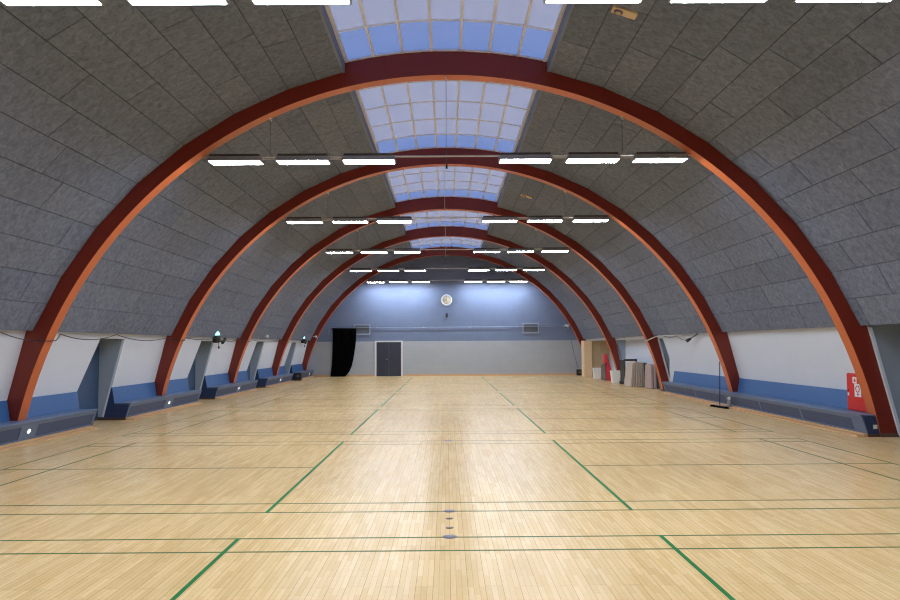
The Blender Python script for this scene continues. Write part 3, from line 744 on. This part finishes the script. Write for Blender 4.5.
m = MB(); m.tube([(-6.9, YB-.21, 2.885), (-5.4, YB-.21, 2.885)], .02, 10); m.build('curtain_rod', M['black'], r)
m = MB()
for x in (-6.8, -5.5): m.box(x-.02, x+.02, YB-.22, YB-.001, 2.87, 2.905)
m.build('rod_brackets', M['black'], r)

# ------------------------------------------------------------------ emergency lights on the ceiling
def emergency(y, label):
    a = math.radians(71.3); c = Vector((8.70*math.cos(a), 8.70*math.sin(a)+ZC)); t = Vector((-math.sin(a), math.cos(a))); nn = -Vector((math.cos(a), math.sin(a)))
    r = thing('emergency_light', label, 'emergency light', (c.x, y, c.y), 'emergency lights on the right ceiling slope'); m = MB()
    def P(u, v, d): p = c+t*u+nn*d; return (p.x, y+v, p.y)
    def bx(m, u0, u1, v0, v1, d0, d1): m.hexa([P(u0, v0, d0), P(u1, v0, d0), P(u1, v1, d0), P(u0, v1, d0), P(u0, v0, d1), P(u1, v0, d1), P(u1, v1, d1), P(u0, v1, d1)])
    bx(m, -.20, .20, -.10, .10, .0, .05); m.build('case', M['cream'], r, .01)
    m = MB(); n3 = (nn.x, 0, nn.y); m.disc(P(.09, 0, .055), n3, .07, .03, 22); m.build('lens', M['plate'], r)
    m = MB(); m.disc(P(.09, 0, .066), n3, .045, .03, 18); m.build('bulb_glass', M['cream'], r)
emergency(11.30, 'cream emergency light on the ceiling just under the top row of lights')
emergency(25.60, 'small cream emergency light on the right ceiling slope past the second arch')

# ------------------------------------------------------------------ stage lights, sensors and cables
def stage_light(x, y, z, label):
    r = thing('stage_light', label, 'stage light', (x, y, z), 'stage lights on the left wall')
    m = MB(); m.lathe([(.10, -.16), (.13, -.12), (.13, .06), (.10, .10)], (x, y, z), 18); m.build('lamp_body', M['black'], r)
    m = MB(); m.lathe([(.10, .10), (.105, .15), (.085, .20), (.05, .235), (.012, .245)], (x, y, z), 18); m.build('glowing_dome', M['glow'], r)
    m = MB(); m.tube([(x, y, z-.06), (x, y+.5, z-.10), (x, y+.95, z-.06), (x-.1, y+1.25, z-.0)], .035, 8); m.tube([(x-.02, y+.75, z-.16), (x-.02, y+1.1, z-.02)], .05, 8); m.build('bracket', M['black'], r)
    m = MB(); m.tube([(x+.05, y+.05, z-.14), (x+.05, y+.1, z-.3)], .008, 6); m.tube([(x+.05, y+.1, z-.28), (x+.05, y+.1, z-.36)], .03, 8); m.build('hanging_plug', M['black'], r)
stage_light(-7.95, 25.75, 2.12, 'black stage light glowing pale cyan on the left wall past the second arch')
stage_light(-7.97, 41.4, 2.16, 'small glowing stage light on the left wall past the fourth arch')
def sensor(x, y, z, label):
    r = thing('motion_sensor', label, 'sensor', (x, y, z), 'white sensors along the left side'); m = MB()
    m.lathe([(.05, -.06), (.06, -.04), (.06, .04), (.04, .07)], (x, y, z), 14); m.build('case', M['white'], r)
    m = MB(); m.tube([(x, y, z), (x-.18, y+.02, z)], .02, 8); m.build('bracket', M['white'], r)
sensor(-7.85, 32.6, 2.27, 'small white sensor on the left wall past the third arch')
sensor(-7.60, 43.36, 2.38, 'small white sensor on the left side of the fifth arch')
def cable(name, pts, r, m_, label, n=8):
    P = []
    for (a, b, sag) in zip(pts, pts[1:], [p[3] if len(p) > 3 else 0 for p in pts]):
        for k in range(n):
            t = k/n; P.append((a[0]+(b[0]-a[0])*t, a[1]+(b[1]-a[1])*t, a[2]+(b[2]-a[2])*t-sag*4*t*(1-t)))
    P.append(pts[-1][:3]); m = MB(); m.tube(P, r, 6)
    return tag(m.build(name, m_), label, 'cable')
lp = [(-7.95, 10.8, 2.13, .10), (-7.95, 13.2, 2.13, .04), (-7.93, 14.38, 1.96), (-7.76, 14.42, 1.95), (-7.74, 14.6, 1.95), (-7.74, 14.78, 1.96, .01), (-7.97, 15.4, 2.10, .12), (-7.97, 18.0, 2.13, .12),
      (-7.97, 21.3, 2.10), (-7.90, 21.64, 2.03), (-7.74, 21.66, 2.01), (-7.72, 22.0, 2.02, .02), (-7.95, 22.6, 2.11, .06), (-7.97, 25.6, 2.12)]
cable('festoon_cable', lp, .010, M['cable'], 'dark cable looped along the top of the left white wall')
cable('festoon_cable', [(-7.97, 26.0, 2.11, .08), (-7.97, 28.5, 2.10), (-7.75, 28.9, 2.03), (-7.73, 29.25, 2.03, .03), (-7.97, 30.4, 2.11, .08), (-7.97, 35.7, 2.10), (-7.75, 36.13, 2.03), (-7.73, 36.5, 2.03)], .012, M['cable'], 'dark cable along the left wall beyond the stage light')
cable('festoon_cable', [(7.98, 27.6, 2.13, .05), (7.98, 25.9, 2.10, .08), (8.0, 24.6, 1.98)], .012, M['cable'], 'dark cable sagging to the small lamp on the right wall')
cable('white_cable', [(7.74, 29.24, 1.96), (7.73, 28.9, 1.96), (7.95, 28.5, 2.10), (8.0, 27.0, 2.13, .02), (8.0, 25.5, 2.12)], .018, M['white_cable'], 'white cable wrapped around the right leg of the third arch')
cable('festoon_cable', [(7.75, 36.12, 2.03), (7.98, 35.6, 2.10), (7.98, 33.5, 2.12)], .012, M['cable'], 'dark cable at the right leg of the fourth arch')
cable('speaker_cable', [(7.42, 44.7, 2.12), (7.60, 44.6, 1.2), (7.80, 44.5, .36)], .010, M['cable'], 'thin cable rising from the loudspeaker by the fifth arch foot')
r = thing('wall_lamp', 'small dark lamp on an arm high on the right wall by the second arch', 'lamp', (8.0, 24.4, 2.0))
m = MB(); m.tube([(8.03, 23.9, 2.14), (7.99, 24.55, 1.98)], .018, 8); m.build('arm', M['cable'], r)
m = MB(); m.tube([(8.0, 24.5, 1.99), (7.97, 24.75, 1.93)], [.035, .06], 12); m.build('lamp_head', M['black'], r)

# ------------------------------------------------------------------ daylight above the opal skylights
w = bpy.data.worlds.new('sky'); bpy.context.scene.world = w; w.use_nodes = True
bg = w.node_tree.nodes['Background']; bg.inputs['Color'].default_value = (.42, .60, 1.0, 1); bg.inputs['Strength'].default_value = 1.25

# ------------------------------------------------------------------ camera (solved from the court lines)
f, pitch, yaw, roll, h, cx = 745.52, .06122, .00467, -.00641, 1.811, -.017
fw = Vector((math.sin(yaw)*math.cos(pitch), math.cos(yaw)*math.cos(pitch), math.sin(pitch)))
rt = fw.cross(Vector((0, 0, 1))).normalized(); up = rt.cross(fw)
r2 = rt*math.cos(roll)+up*math.sin(roll); u2 = up*math.cos(roll)-rt*math.sin(roll)
cd = bpy.data.cameras.new('camera'); cam = bpy.data.objects.new('view_camera', cd); C.objects.link(cam)
cd.sensor_fit = 'HORIZONTAL'; cd.sensor_width = 36; cd.lens = f/900*36; cd.clip_end = 200
mw = Matrix((r2, u2, -fw)).transposed().to_4x4(); mw.translation = (cx, 0, h); cam.matrix_world = mw
sc = bpy.context.scene; sc.camera = cam
sc.view_settings.view_transform = 'Standard'; sc.view_settings.look = 'None'; sc.view_settings.gamma = 1; sc.view_settings.use_curve_mapping = False
sc.view_settings.exposure = 0.0
sc.cycles.filter_width = 1.15; sc.cycles.use_denoising = True; sc.cycles.max_bounces = 8; sc.cycles.diffuse_bounces = 5
sc.cycles.caustics_reflective = False; sc.cycles.caustics_refractive = False; sc.cycles.sample_clamp_indirect = 3
